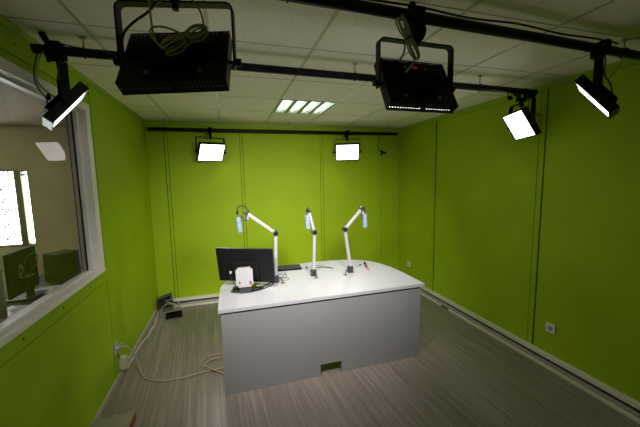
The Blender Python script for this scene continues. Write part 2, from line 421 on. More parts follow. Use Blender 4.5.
bar('lighting_bar', *BACK, 'black round lighting bar hanging along the green back wall', [.264, 1.853, 3.42])
bar('lighting_bar', *MID, 'black round lighting bar crossing the middle of the ceiling', [.277, 1.879, 2.95])
bar('lighting_bar', *FRONT, 'thick looking black lighting bar nearest the viewer, crossing the top of the view', [1.25, 3.3])

# ---------------------------------------------------------------- studio lights
LW, LH, YB, YF = .345, .255, -.026, .022
def yoke_mesh(drop, top):
    b = MB(); hw = LW/2+.018; t = .0032; wd = .017; rr = .022
    # flat strip swept along the U
    path = [(-hw, -.02)]
    path += [(-hw+rr-rr*math.cos(a), top-rr+rr*math.sin(a)) for a in [k*math.pi/10 for k in range(6)]]
    path += [(hw-rr+rr*math.sin(a), top-rr+rr*math.cos(a)) for a in [k*math.pi/10 for k in range(6)]]
    path += [(hw, -.02)]
    prev = None
    for i, (x, z) in enumerate(path):
        a = path[max(0, i-1)]; c = path[min(len(path)-1, i+1)]
        d = Vector((c[0]-a[0], 0, c[1]-a[1])).normalized(); n_ = Vector((-d.z, 0, d.x))
        ring = [b.bm.verts.new(Vector((x, 0, z))+n_*sx*t+Vector((0, sy*wd, 0))) for sx, sy in ((-1, -1), (1, -1), (1, 1), (-1, 1))]
        if prev:
            for k in range(4): b.bm.faces.new((prev[k], prev[(k+1) % 4], ring[(k+1) % 4], ring[k]))
        else: b.bm.faces.new(ring)
        prev = ring
    b.bm.faces.new(prev); return b
def make_light(drop):
    """root on the bar axis; housing centre 'drop' below it"""
    r = empty('studio_light', (0, 0, 0)); top = .187
    b = MB()
    for a0 in (0,):
        b.box((-.020, -.042, -.042), (.020, .042, -.0265), bev=.004).box((-.020, -.042, .0265), (.020, .042, .036), bev=.004)
        b.box((-.020, -.042, -.040), (.020, -.0265, .034), bev=.004).box((-.020, .0265, -.040), (.020, .042, .034), bev=.004)
        b.box((-.016, -.012, -drop+top-.0), (.016, .012, -.036), bev=.003)
    cl = b.build('clamp', M['black_matte'], r)
    b = MB().cyl((0, .040, .012), (0, .075, .022), .006, n=10).cyl((0, .07, .012), (0, .082, .04), .010, n=10); b.build('wing_nut', M['black'], cl)
    MB().cyl((-.014, 0, -.052), (-.05, 0, -.052), .007, n=12).cyl((-.048, 0, -.052), (-.058, 0, -.052), .013, n=12).build('locking_screw', M['black'], cl)
    MB().cyl((0, 0, -drop+top-.022), (0, 0, -drop+top+.006), .011, n=6).build('yoke_bolt', M['black'], r)
    y = yoke_mesh(drop, top).build('yoke', M['black'], r, loc=(0, 0, -drop))
    for s in (-1, 1):
        MB().cyl((s*(LW/2), 0, 0), (s*(LW/2+.026), 0, 0), .006, n=12).cyl((s*(LW/2+.024), 0, 0), (s*(LW/2+.040), 0, 0), .013, n=14).build('tilt_knob', M['black'], r, loc=(0, 0, -drop), smooth=True)
    w2, h2 = LW/2, LH/2
    b = MB()
    # back plate: perforated bands at both sides, solid centre
    b.perf((-w2, YB, -h2), (LW, 0, 0), (0, 0, LH), 22, 15, .60, .36)
    for zz in (-h2, h2):
        for xa in (-w2, .012): b.perf((xa, YB, zz), (w2-.012, 0, 0), (0, .034, 0), 12, 2, .30, .30)
        b.quad((-.012, YB, zz), (.012, YB, zz), (.012, YB+.034, zz), (-.012, YB+.034, zz)).quad((-w2, YB+.034, zz), (w2, YB+.034, zz), (w2, YF, zz), (-w2, YF, zz))
    for xa in (-w2, w2): b.quad((xa, YB, -h2), (xa, YF, -h2), (xa, YF, h2), (xa, YB, h2))
    for lo, hi in (((-w2, YF-.004, -h2), (w2, YF, -h2+.010)), ((-w2, YF-.004, h2-.010), (w2, YF, h2)), ((-w2, YF-.004, -h2+.010), (-w2+.010, YF, h2-.010)), ((w2-.010, YF-.004, -h2+.010), (w2, YF, h2-.010))):
        b.box(lo, hi)
    h = b.build('housing', M['black'], r, loc=(0, 0, -drop))
    MB().quad((-w2+.009, YF-.005, -h2+.009), (w2-.009, YF-.005, -h2+.009), (w2-.009, YF-.005, h2-.009), (-w2+.009, YF-.005, h2-.009)).build('diffuser', M['panel_on'], h)
    ld = bpy.data.lights.new('led_beam', 'AREA'); ld.shape = 'RECTANGLE'; ld.size = LW-.03; ld.size_y = LH-.03; ld.energy = 3; ld.color = (1, .94, .955); ld.spread = R(BEAM_SPREAD)
    lo_ = bpy.data.objects.new('led_beam', ld); COL.objects.link(lo_); lo_.parent = h; lo_.location = (0, YF-.002, 0); lo_.rotation_euler = (R(90), 0, 0)
    MB().box((-w2+.007, YB+.005, -h2+.012), (w2-.007, YF-.0095, h2-.012)).build('inner_tray', M['tray'], h)
    MB().box((-.065, YB-.030, -.075), (.070, YB, .040), bev=.004).build('driver_box', M['black_matte'], h)
    MB().box((.065, YB-.012, -.02), (.150, YB, .055), bev=.002).build('side_plate', M['black_matte'], h)
    MB().box((-.150, YB-.010, -.01), (-.075, YB, .055), bev=.002).build('label_plate', M['black_matte'], h)
    MB().box((-.062, YB-.006, .055), (.070, YB, .100), bev=.002).build('display_panel', M['black'], h)
    b = MB()
    for k in range(3):
        for zz in (.074, .080): b.box((-.012+k*.009, YB-.0072, zz), (-.007+k*.009, YB-.006, zz+.003))
    b.build('red_readout', M['led_red'], h)
    for x in (-.052, .056): MB().box((x, YB-.0072, .075), (x+.003, YB-.006, .078)).build('indicator', M['led_amber'], h)
    b = MB()
    for k in range(7): b.box((.09+k*.007, YB-.0125, .038), (.095+k*.007, YB-.012, .043+.003*(k % 2)))
    b.build('maker_lettering', M['print_orange'], h)
    for x in (-.085, .085): MB().cyl((x, YB-.004, -.085), (x, YB, -.085), .008, n=12).build('screw_head', M['steel'], h)
    return r
FX = [  # x, y, z of housing centre, yaw, tilt, roll
    ((.856, -3.285, 2.112), -12.5, -34, -2.3, 'black studio light seen from behind at top left, a coiled cable lying on it', FRONT),
    ((1.845, -3.212, 2.117), .5, -28, 0, 'black studio light seen from behind, right of centre, under a hanging cable coil', FRONT),
    ((.163, -2.432, 2.116), -64.8, -39.4, 1.6, 'tilted studio light hanging before the window at the left end of the middle bar', MID),
    ((3.080, -3.180, 2.140), 30.6, -38.6, -2.1, 'tilted narrow looking lit studio light at far right, on the nearest bar', FRONT),
    ((3.440, -2.43, 2.142), 66.2, -30.6, 0, 'lit studio light hanging at the right end of the middle bar before the right wall', MID),
    ((.800, -.151, 2.081), 207, -32.4, 1.2, 'lit studio light on the left half of the back wall bar', BACK),
    ((2.725, -.150, 2.098), 161, -29.3, .5, 'lit studio light on the right half of the back wall bar', BACK)]
FX[4] = ((3.488, -2.345, 2.147), 66.2, -30.6, 0, FX[4][4], MID)
proto = make_light(.285)
for i, (c, yaw, tilt, roll, lab, br) in enumerate(FX):
    r = proto if i == 0 else copy_tree(proto)
    p0, p1 = Vector(br[0]), Vector(br[1]); t = (c[0]-p0.x)/(p1.x-p0.x); q = p0.lerp(p1, t)
    r.location = (q.x, c[1], q.z); r.rotation_euler = (0, 0, R(yaw))
    dz = q.z-c[2]
    for ch in r.children:
        n = ch.name.split('.')[0]
        if n in ('yoke', 'tilt_knob'): ch.location.z = -dz
        if n == 'clamp': ch.rotation_euler = (0, 0, -R(yaw)+R(90)*0)
        if n == 'housing':
            for l_ in ch.children:
                if l_.type == 'LIGHT': l_.data = l_.data.copy(); l_.data.energy = BEAM[i]
            ch.location.z = -dz; ch.rotation_euler = (R(tilt), R(roll), 0)
    # stem length follows the hang of the yoke
    tag(r, lab, 'studio light', 'studio lights hanging from the black bars')

# ---------------------------------------------------------------- presenter desk
DX0, DX1, DYF, DT = .875, 2.703, -2.118, .72
r = empty('desk', ((DX0+DX1)/2, DYF, 0)); tag(r, 'large pale grey studio desk with a bowed far edge and plain front panel', 'desk')
out = [(DX0, DYF), (DX1, DYF), (2.698, -1.889), (2.692, -1.709), (2.675, -1.540), (2.640, -1.375), (2.570, -1.238), (2.455, -1.142), (2.340, -1.095), (2.245, -1.072), (2.125, -1.054), (2.006, -1.046), (1.880, -1.050), (1.765, -1.061), (1.635, -1.079), (1.469, -1.108),
       (1.30, -1.152), (1.15, -1.215), (1.04, -1.290), (.965, -1.370), (.915, -1.455), (.890, -1.545), (.878, -1.662), (.875, -1.85)]
b = MB().prism(out, .688, DT)
bmesh.ops.bevel(b.bm, geom=[e for e in b.bm.edges if abs(e.verts[0].co.z-e.verts[1].co.z) < 1e-5], offset=.003, segments=2, affect='EDGES')
local(r, b, 'desktop', M['desktop'])
b = MB(); PF = -2.103; cx0, cx1, ch = 1.684, 1.880, .105
x0, x1, zt = .893, 2.672, .674
o_ = [(x0, 0), (cx0, 0), (cx0, ch), (cx1, ch), (cx1, 0), (x1, 0), (x1, zt), (x0, zt)]
va = [b.bm.verts.new((x, PF, z)) for x, z in o_]; vb = [b.bm.verts.new((x, PF+.020, z)) for x, z in o_]
b.bm.faces.new(va); b.bm.faces.new(vb[::-1])
for k in range(8): b.bm.faces.new((va[k], va[(k+1) % 8], vb[(k+1) % 8], vb[k]))
local(r, b, 'front_panel', M['deskpanel'])
local(r, MB().box((.91, PF+.004, .674), (2.655, PF+.016, .688)), 'dark_joint', M['tile_seam'])
for xa in (.995, 2.654): local(r, MB().box((xa, PF+.020, 0), (xa+.018, -1.62, .688)), 'side_panel', M['deskpanel'])
local(r, MB().box((1.75, -1.35, 0), (1.81, -1.29, .688)).box((1.60, -1.50, 0), (1.96, -1.14, .012)), 'leg', M['deskpanel'])

# desk monitor
yaw = R(-26)
r = empty('monitor', (1.122, -1.690, DT), (0, 0, yaw)); tag(r, 'black computer monitor on the desk with its back to the viewer', 'monitor')
monitor_body(r, .532, .320, .066, R(9))
MB().lathe([(.125, 0), (.135, .006), (.12, .012), (.05, .018)]).build('stand_base', M['gloss_black'], r, smooth=True)
MB().box((-.03, -.045, .012), (.03, -.022, .17), bev=.004).build('stand_neck', M['screen_back'], r)
# small white device
r = empty('mini_computer', (1.096, -1.812, DT+.056), (R(-5), R(-2), R(-6))); tag(r, 'small white rounded device standing upright against the black monitor back', 'mini computer')
MB().box((-.05, -.010, -.052), (.05, .016, .004), bev=.004).build('foot', M['joint'], r)
b = MB().box((-.072, -.012, 0), (.072, .012, .170))
bmesh.ops.bevel(b.bm, geom=[e for e in b.bm.edges if abs(e.verts[0].co.y-e.verts[1].co.y) > .01], offset=.016, segments=4, affect='EDGES')
b.build('casing', M['plastic_white'], r)
MB().box((-.056, -.009, .160), (.056, .016, .176), bev=.004).build('top_cap', mat('brown_cap', (.10, .07, .055), .5), r)
b = MB()
b.box((-.050, -.0128, .032), (-.036, -.012, .046)).box((-.047, -.0128, .046), (-.041, -.012, .054)).build('dark_mark', M['print_dark'], r)
MB().box((.040, -.0128, .026), (.056, -.012, .044)).box((.040, -.0128, .046), (.047, -.012, .052)).build('dark_block_mark', M['print_dark'], r)
MB().box((.042, -.0134, .014), (.060, -.0126, .030)).build('red_mark', M['print_red'], r)
MB().box((.026, -.0128, .062), (.042, -.012, .078)).build('blue_mark', M['print_blue'], r)
b = MB()
for k in range(6): b.box((.026+(k % 2)*.003, -.0128, .084+k*.007), (.046, -.012, .0875+k*.007))
b.build('small_print', M['print_gray'], r)
MB().tube([(-.028, -.0125, .098), (-.018, -.0125, .104), (-.010, -.0125, .095), (0, -.0125, .098), (.008, -.0125, .091), (.018, -.0125, .088)], .0014, n=5).build('script_lettering', M['print_gray'], r)
MB().box((-.056, -.0128, .11), (-.053, -.012, .145)).build('side_print', M['print_gray'], r)
# cables around the monitor foot
random.seed(3)
pts = []
for k in range(34):
    a = k*.62; rr = .075+.045*random.random()
    pts.append((1.118+rr*1.2*math.cos(a), -1.745+rr*.5*math.sin(a)-.02, DT+.006+.018*random.random()))
o = MB().tube(pts, .0042, n=6).build('cable_tangle', M['rubber']); tag(o, 'black tangle of cables around the foot of the desk monitor', 'cable')
zt = DT+.004
o = MB().tube([(1.20, -1.80, zt+.01), (1.27, -1.76, zt), (1.33, -1.70, zt), (1.355, -1.675, zt), (1.34, -1.655, zt+.02), (1.30, -1.69, zt+.05)], .0045, n=6).build('monitor_cable', M['rubber']); tag(o, 'black cable running from behind the monitor to the left microphone arm', 'cable')
o = MB().tube([(1.22, -1.81, zt+.022), (1.30, -1.735, zt+.022), (1.34, -1.685, zt+.018), (1.362, -1.655, zt)], .0038, n=6).build('signal_cable', M['rubber']); tag(o, 'second thin black cable on the desk beside the monitor foot', 'cable')
p = at(230.5, 272.5, 1, -1.79); r = empty('cable_plug', p); tag(r, 'little pale plug on a black lead hanging left of the white device', 'plug')
MB().box((-.008, -.008, -.010), (.010, .008, .012), bev=.003).build('plug_body', M['plastic_white'], r)
MB().tube([(0, 0, -.01), (.0, .01, -.05), (.02, .0, -.09), (.05, -.0, -.135), (.08, .0, -.145)], .0035, n=6).build('lead', M['rubber'], r)
q = at(260.5, 285.6, 2, DT+.009)
r = empty('cable_adapter', (q.x, q.y, DT+.001), (0, 0, R(22))); tag(r, 'slim silvery white cable adapter lying right of the white device', 'adapter')
MB().box((-.038, -.012, 0), (.036, .012, .016), bev=.004).build('adapter_body', M['plastic_white'], r)
MB().tube([(.034, 0, .008), (.07, .006, .006), (.115, .03, .006), (.15, .05, .006)], .004, n=6).build('lead', M['rubber'], r)

# keyboard
r = empty('keyboard', (1.505, -1.205, DT), (0, 0, R(-3))); tag(r, 'black computer keyboard lying behind the monitor near the far edge of the desk', 'keyboard')
MB().box((-.225, -.085, 0), (.225, .085, .016), bev=.004).build('keyboard_base', M['black'], r)
b = MB()
for row in range(6):
    for c in range(20):
        x = -.212+c*.0213; y = -.070+row*.024+(.004 if row == 5 else 0)
        if row == 0 and 4 <= c <= 8:
            if c == 4: b.box((x, y, .015), (x+.0213*5-.004, y+.019, .020), bev=.001)
            continue
        if c in (14, 18) and row in (3,): continue
        b.box((x, y, .015), (x+.0175, y+.019, .020), bev=.001)
b.build('keys', M['keys'], r)

# microphone arms
def mic_arm(base, elbow, tip, mic_top, mic_bot, lab, miclab, gland, side):
    base, elbow, tip = Vector(base), Vector(elbow), Vector(tip)
    r = empty('microphone_boom', base); tag(r, lab, 'microphone stand', 'microphone booms fixed to the desk')
    L_ = lambda v: Vector(v)-base
    MB().box((-.024, -.024, 0), (.024, .024, .068), bev=.004).box((-.030, -.030, 0), (.030, .030, .008), bev=.002).build('table_socket', M['joint'], r)
    MB().cyl((-.034, 0, .045), (-.02, 0, .045), .010, n=12).build('clamp_screw', M['joint'], r)
    a = Vector((0, 0, .06)); e = L_(elbow); t = L_(tip)
    def boxtube(p0, p1, hw, name):
        d = p1-p0; T = Matrix.Translation((p0+p1)/2) @ d.to_track_quat('Z', 'Y').to_matrix().to_4x4()
        return MB().box((-hw, -hw, -d.length/2), (hw, hw, d.length/2), T, bev=.005).build(name, M['silver'], r)
    boxtube(a, e, .0150, 'lower_arm'); boxtube(e, t, .0145, 'upper_arm')
    j = MB().cyl(e+Vector((0, -.026, 0)), e+Vector((0, .026, 0)), .026, n=24).build('elbow_joint', M['joint'], r, smooth=True)
    MB().cyl(e+Vector((0, -.030, 0)), e+Vector((0, -.026, 0)), .014, n=20).build('joint_cap', M['black'], j, smooth=True)
    mt = L_(mic_top); mb_ = L_(mic_bot)
    MB().cyl(t+Vector((0, -.02, 0)), t+Vector((0, .02, 0)), .021, n=20).cyl(t, t+Vector((side*.012, 0, -.05)), .010, n=12).build('tip_joint', M['joint'], r, smooth=True)
    MB().cyl(t+Vector((side*.012, 0, -.02)), t+Vector((side*.014, 0, -.062)), .012, n=14).build('mount_stud', M['silver'], r, smooth=True)
    # microphone, a thing held by the arm
    d = (Vector(mic_bot)-Vector(mic_top)); ln = d.length; q = d.to_track_quat('-Z', 'Y').to_euler()
    m = empty('microphone', mic_top, q); tag(m, miclab, 'microphone', 'pale blue microphones on arms')
    MB().lathe([(.008, -ln), (.022, -ln+.002), (.0245, -ln+.012), (.0245, -ln*.50)], n=28).build('body', M['micblue'], m, smooth=True)
    MB().lathe([(.0245, -ln*.50), (.025, -ln*.48), (.024, -.012), (.018, -.002), (.006, 0)], n=28).build('grille', M['micgrille'], m, smooth=True)
    MB().lathe([(.0251, -ln*.52), (.0256, -ln*.50), (.0251, -ln*.48)], n=28).build('ring', M['silver'], m, smooth=True)
    MB().cyl((0, 0, -.002), (0, 0, .022), .011, n=14).build('connector', M['brass'], m, smooth=True)
    MB().cyl((0, 0, .020), (0, 0, .050), .009, n=14).build('cable_plug', M['black'], m, smooth=True)
    dx = t.x-(Vector(mic_top)-base).x
    tp = Vector(mic_top)-base
    br = MB().tube([t+Vector((0, 0, -.045)), (t.x*.5+tp.x*.5, t.y, tp.z-.03), (tp.x+math.copysign(.026, dx), tp.y, tp.z-.035)], .006, n=8).build('mount_bracket', M['joint'], r)
    if side > 0 and 'left' in lab:
        MB().tube([tp+Vector((0, 0, .045)), tp+Vector((.0, 0, .085)), tp+Vector((.035, 0, .098)), tp+Vector((.075, .0, .088)), tp+Vector((.105, .0, .03)), tp+Vector((.100, 0, -.015)), tp+Vector((.075, 0, -.035)), tp+Vector((.040, 0, -.030)), tp+Vector((.03, 0, .01))], .0045, n=7).build('cable', M['rubber'], r)
    else:
        MB().tube([tp+Vector((0, 0, .045)), tp+Vector((0, .005, .065)), (t+tp)/2+Vector((0, .02, .05)), t+Vector((0, .02, .01))], .004, n=7).build('cable', M['rubber'], r)
    g = Vector((gland[0], gland[1], DT))
    k = empty('cable_gland', (g.x, g.y, DT)); tag(k, 'brass coloured cable gland in the desktop beside the %s microphone arm' % lab.split()[0], 'cable gland', 'brass cable glands in the desktop')
    MB().lathe([(.023, 0), (.023, .003), (.018, .006), (.010, .007)], n=20).build('brass_disc', M['brass'], k, smooth=True)
    v = base-g
    MB().tube([(0, 0, .006), (v.x*.15, v.y*.2, .035), (v.x*.5, v.y*.5, .045), (v.x*.72, v.y*.72, .03)], .004, n=6).build('lead', M['rubber'], k)
mic_arm((1.393, -1.616, DT), (1.404, -1.616, 1.199), (1.141, -1.616, 1.405), (1.066, -1.616, 1.372), (1.081, -1.616, 1.228), 'left microphone arm of silver tube, standing beside the black monitor', 'pale blue microphone on the left arm, above the black monitor', (1.452, -1.667), 1)
mic_arm((1.790, -1.545, DT), (1.806, -1.545, 1.170), (1.750, -1.545, 1.388), (1.733, -1.560, 1.352), (1.737, -1.560, 1.208), 'middle microphone arm of silver tube, bent only slightly', 'pale blue microphone on the middle arm', (1.795, -1.635), -1)
mic_arm((2.187, -1.563, DT), (2.127, -1.563, 1.181), (2.318, -1.563, 1.386), (2.352, -1.563, 1.330), (2.357, -1.563, 1.184), 'right microphone arm of silver tube, leaning out to the right', 'pale blue microphone on the right arm', (2.100, -1.640), 1)

# small things on the desktop
def plug(x, y, a, lab):
    r = empty('audio_plug', (x, y, DT), (0, 0, R(a))); tag(r, lab, 'plug')
    MB().cyl((-.016, 0, .010), (.012, 0, .010), .010, n=12).build('plug_body', M['plastic_white'], r, smooth=True)
    MB().cyl((.012, 0, .010), (.034, 0, .012), .0095, n=12).build('dark_sleeve', M['black'], r, smooth=True)
plug(1.755, -1.285, 20, 'small white plug with a dark sleeve beside the middle microphone arm')
plug(2.352, -1.385, 10, 'small white plug with a dark sleeve between the right microphone arm and the screwdriver')
o = MB().cyl((0, 0, .012), (.03, -.02, .012), .009, n=12).build('white_cap', M['plastic_white'], loc=(2.41, -1.42, DT), smooth=True); tag(o, 'tiny white cap lying just left of the red screwdriver', 'cap')
p0 = at(364.3, 262.6, 2, DT+.014); p1 = at(366.4, 266.2, 2, DT+.012); p2 = at(368.8, 269.9, 2, DT+.006)
r = empty('screwdriver', (p0.x, p0.y, DT)); tag(r, 'short screwdriver with a black handle and red shaft on the desk', 'screwdriver')
v0 = Vector((0, 0, .014)); v1 = Vector((p1.x-p0.x, p1.y-p0.y, .012)); v2 = Vector((p2.x-p0.x, p2.y-p0.y, .007))
MB().cyl(v0, v0.lerp(v1, .25), .010, .014, n=14).cyl(v0.lerp(v1, .25), v1, .014, .010, n=14).build('handle', M['black'], r, smooth=True)
MB().cyl(v1, v2, .0065, .004, n=10).build('shaft', M['red'], r, smooth=True)
o = MB().tube([(1.80, -1.27, DT+.003), (1.90, -1.22, DT+.003), (2.0, -1.30, DT+.003), (2.06, -1.38, DT+.003), (1.99, -1.33, DT+.003), (1.88, -1.29, DT+.003)], .0025, n=5).build('thin_lead', M['rubber']); tag(o, 'thin dark lead lying behind the middle microphone arm', 'lead')
o = MB().tube([(1.42, -1.60, DT+.003), (1.50, -1.52, DT+.003), (1.53, -1.42, DT+.003), (1.46, -1.40, DT+.003), (1.44, -1.48, DT+.003), (1.53, -1.54, DT+.003), (1.50, -1.60, DT+.003), (1.43, -1.56, DT+.003), (1.50, -1.45, DT+.003), (1.545, -1.33, DT+.003)], .002, n=5).build('thin_lead', M['rubber']); tag(o, 'thin curling lead between the left microphone arm and the keyboard', 'lead')

# ---------------------------------------------------------------- wall sockets
def socket(y, z, lab):
    r = empty('wall_socket', (W_, y, z)); tag(r, lab, 'wall socket')
    MB().box((-.011, -.041, -.041), (0, .041, .041), bev=.003).build('cover_plate', M['socket'], r)
    b = MB().cyl((-.0125, 0, 0), (-.0105, 0, 0), .022, n=24); b.build('recess_shade_disc', M['socket_shade'], r, smooth=True)  # flat disc on the plate, the hollow's shade put into its colour
    MB().cyl((-.020, 0, .008), (-.0115, 0, .008), .0025, n=8).build('earth_pin', M['steel'], r)
socket(-2.574, .340, 'white square socket on the right wall, the nearer of the two'); socket(-.317, .326, 'white square socket on the right wall near the far corner')
r = empty('wall_socket', (0, -1.600, .285)); tag(r, 'white socket plate low on the left wall with a beige cable plugged in', 'wall socket')
MB().box((0, -.042, -.050), (.012, .042, .050), bev=.004).build('cover_plate', M['plastic_white'], r)
MB().cyl((.012, 0, 0), (.030, 0, 0), .020, .016, n=18).build('plug_body', M['plastic_white'], r, smooth=True)
MB().sph((.038, .035, .020), .010).cyl((.02, .01, .005), (.038, .035, .02), .006, n=8).build('plug_tip', M['plastic_white'], r, smooth=True)
r = empty('junction_box', (0, -1.525, .060)); tag(r, 'beige box on the left wall just under the socket plate', 'junction box')
MB().box((0, -.035, 0), (.050, .035, .105), bev=.005).build('casing', M['box_beige'], r)
MB().box((.050, -.030, .006), (.053, .030, .099), bev=.002).build('lid', M['box_beige'], r)
MB().tube([(.01, -.03, .10), (.006, -.05, .15), (.006, -.07, .20)], .004, n=6).build('lead', M['rubber'], r)

# ---------------------------------------------------------------- cables on the floor
fl = .007
pts = [(.035, -1.60, .285), (.075, -1.585, .280), (.115, -1.575, .22), (.150, -1.575, .12), (.175, -1.60, .04), (.215, -1.655, fl), (.285, -1.712, fl), (.38, -1.752, fl), (.474, -1.760, fl), (.575, -1.755, fl), (.675, -1.738, fl), (.78, -1.72, fl), (.88, -1.74, fl),
       (.945, -1.62, fl), (.87, -1.50, fl), (.78, -1.475, fl), (.70, -1.515, fl), (.675, -1.60, fl), (.73, -1.69, fl), (.84, -1.745, fl+.012), (.94, -1.70, fl+.013), (.945, -1.60, fl+.013), (.86, -1.555, fl+.010), (.76, -1.57, fl+.010), (.715, -1.64, fl+.014), (.76, -1.72, fl+.016), (.84, -1.79, fl+.014), (.90, -1.84, fl+.004), (.955, -1.90, fl)]
o = MB().tube(pts, .0065, n=8).build('power_cable', M['beigecable'], smooth=True); tag(o, 'beige cable from the left wall socket, coiled on the floor by the desk', 'cable')
pts = [(.05, -.24, .02), (.055, -.40, fl), (.075, -.58, fl), (.060, -.72, fl), (.062, -.84, fl), (.040, -.96, fl), (.028, -1.08, fl), (.026, -1.25, fl), (.026, -1.46, fl)]
o = MB().tube(pts, .0055, n=7).build('floor_cable', M['cream'], smooth=True); tag(o, 'thin grey cable lying along the foot of the left wall', 'cable')
r = empty('power_strip', (.255, -.375, 0), (0, 0, R(8))); tag(r, 'black power strip lying on the floor in the far left corner', 'power strip')
MB().box((-.095, -.070, 0), (.095, .070, .035), bev=.005).build('casing', M['black'], r)
MB().box((-.080, -.050, .035), (.080, .050, .037), bev=.001).build('top_plate', M['black_matte'], r)
# open cable duct box in the corner
r = empty('duct_end_box', (.015, -.012, .03)); tag(r, 'open cable duct end with blue edges in the far left corner', 'cable duct')
b = MB()
o_ = [(.0, .0), (.165, .03), (.165, .165), (.0, .115)]; i_ = [(.010, .012), (.157, .040), (.157, .150), (.010, .104)]
fo = [b.bm.verts.new((x, -.10, z)) for x, z in o_]; fi = [b.bm.verts.new((x, -.10, z)) for x, z in i_]
bo = [b.bm.verts.new((x, 0, z)) for x, z in o_]; bi = [b.bm.verts.new((x, -.004, z)) for x, z in i_]
for k in range(4):
    n = (k+1) % 4
    b.bm.faces.new((fo[k], fo[n], fi[n], fi[k])); b.bm.faces.new((fo[k], fo[n], bo[n], bo[k])); b.bm.faces.new((fi[k], fi[n], bi[n], bi[k]))
b.bm.faces.new(bo); b.bm.faces.new(bi)
b.build('box_shell', mat('painted_duct_shade', (.07, .06, .05), .6), r)  # whole shell coloured dark to carry the shade of its interior
MB().tube([(0, -.102, .115), (.165, -.102, .165), (.166, -.102, .03)], .004, n=6, smooth=False).build('blue_edge', M['blue_edge'], r)
MB().box((.012, -.06, .015), (.08, -.01, .06)).build('inside_shade_block', M['gap_shade'], r)  # dark block added for the shade deep inside the duct
for k, (dz, dy, mm, lab) in enumerate([(0, 0, 'greenwire', 'green wire lying in the trunking along the back wall'), (.012, .01, 'rubber', 'black wire lying in the trunking along the back wall')]):
    pts = [(.06+.04*k, -.075-.02*k, .07+dz*2), (.15+.04*k, -.10-.02*k, .075+dz*2), (.28, -.055-dy*1.5, .048+dz*.2)]+[(.28+q*.25, -.024-dy*1.6-.002*math.sin(q*2.1+k), .046) for q in range(1, 12)]
    o = MB().tube(pts, .0045, n=6).build('wire', M[mm], smooth=True); tag(o, lab, 'wire')
for k, lab in enumerate(['pale cable looping low out of the open duct end, the inner loop', 'pale cable looping wide out of the open duct end, the outer loop']):
    s_ = 1+.35*k
    pts = [(.10, -.09, .09), (.16+.04*k, -.13, .10*s_), (.22*s_, -.17, .06), (.24, -.22*s_, .02), (.15, -.27*s_, .012), (.09, -.24*s_, .02), (.08, -.18, .05), (.14, -.15, .085), (.24, -.16-.03*k, .075), (.31+.02*k, -.22, .03), (.29, -.29, .042)]
    o = MB().tube(pts, .0045, n=6).build('looped_cable', M['trunkgray'], smooth=True); tag(o, lab, 'cable')
# low box at the foot of the left wall, near the viewer
r = empty('low_box', (.017, -2.14, 0)); tag(r, 'low olive grey box with a worn reddish side, against the left wall', 'box')
MB().box((0, -.55, 0), (.222, 0, .042), bev=.004).box((0, -.55, .040), (.250, .004, .052), bev=.003).build('box_body', M['lidgray'], r)
MB().box((.222, -.55, .0), (.258, .002, .050), bev=.004).build('worn_side', M['red_brown'], r)

# ---------------------------------------------------------------- cables on the bars
def coil(name, pts_axis, n, spread, rad, m, lab, lead=None):
    """hank of cable: n loops around an axis p0->p1 pinched at a tie"""
    p0, p1 = Vector(pts_axis[0]), Vector(pts_axis[1]); d = p1-p0; L_ = d.length; d.normalize()
    sdir = d.cross(Vector((0, 1, 0))).normalized(); tdir = d.cross(sdir)
    pts = []
    for k in range(n):
        jit = lambda: (random.random()-.5)*spread*.5
        o1 = sdir*spread*math.cos(k*2.4)+tdir*spread*.6*math.sin(k*2.4); o2 = -o1+sdir*jit()
        pts += [p0+o1*.8+d*jit(), p0+d*L_*.25+o1*1.0, p0+d*L_*.5+o1*.62+tdir*jit()*.5, p0+d*L_*.78+o1*.9, p1+o1*.5+d*jit(), p1+o2*.5+d*jit(), p0+d*L_*.78+o2*.9, p0+d*L_*.5+o2*.62, p0+d*L_*.25+o2, p0+o2*.8+d*jit()]
    r = empty(name, p0); tag(r, lab, 'cable coil')
    c = MB().tube(pts, rad, n=6).build('coil', m, r, smooth=True); c.location = -p0
    mid = (p0+p1)/2
    t = MB().tube([mid+(sdir*math.cos(a)+tdir*math.sin(a))*spread*.62 for a in [2*math.pi*k/12 for k in range(12)]], .004, n=6, smooth=False, closed=True).build('tie', M['rubber'], r); t.location = -p0
    if lead:
        l = MB().tube(lead, rad, n=6).build('lead', m, r, smooth=True); l.location = -p0
    return r
A = lambda x, y, v: tuple(at(x, y, 1, v))
coil('cable_coil', (A(165, 49, -3.36), A(205, 28, -3.34)), 4, .024, .0034, M['graycable'], 'grey green coiled cable lying on the top left studio light',
     [A(149, 0, -3.33), A(150.5, 15, -3.34), A(153, 32, -3.35), A(157, 43, -3.36), A(165, 49, -3.36), A(156, 42, -3.37), A(150, 32, -3.37), A(154, 27, -3.37), A(166, 27.5, -3.37), A(180, 33, -3.37), A(192, 38, -3.36), A(203, 28, -3.34), A(200.5, 12, -3.33), A(192, 0, -3.31)])
coil('cable_coil', (A(400, 18, -3.26), A(417, 57, -3.26)), 4, .023, .0034, M['graycable'], 'grey green coiled cable hanging from the nearest bar, right of centre',
     [A(400, 8, -3.22), A(402, 14, -3.25), A(404, 24, -3.26), A(409, 40, -3.26), A(414, 58, -3.26), A(411, 66, -3.28), A(406, 72, -3.30)])
o = MB().tube([A(178, -6, -3.28), A(160, 0, -3.30), A(148, 12, -3.32), A(135, 21, -3.30), A(125, 31, -3.29), A(122, 40, -3.28)], .004, n=6).build('power_lead', M['rubber']); tag(o, 'thin black lead dropping past the yoke of the top left studio light', 'lead')
o = MB().tube([A(405, 22, -3.22), A(405, 40, -3.24), A(404, 52, -3.27), A(400, 60, -3.27)], .0035, n=6).build('power_lead', M['rubber']); tag(o, 'thin black lead dropping from the bar to the top right studio light', 'lead')
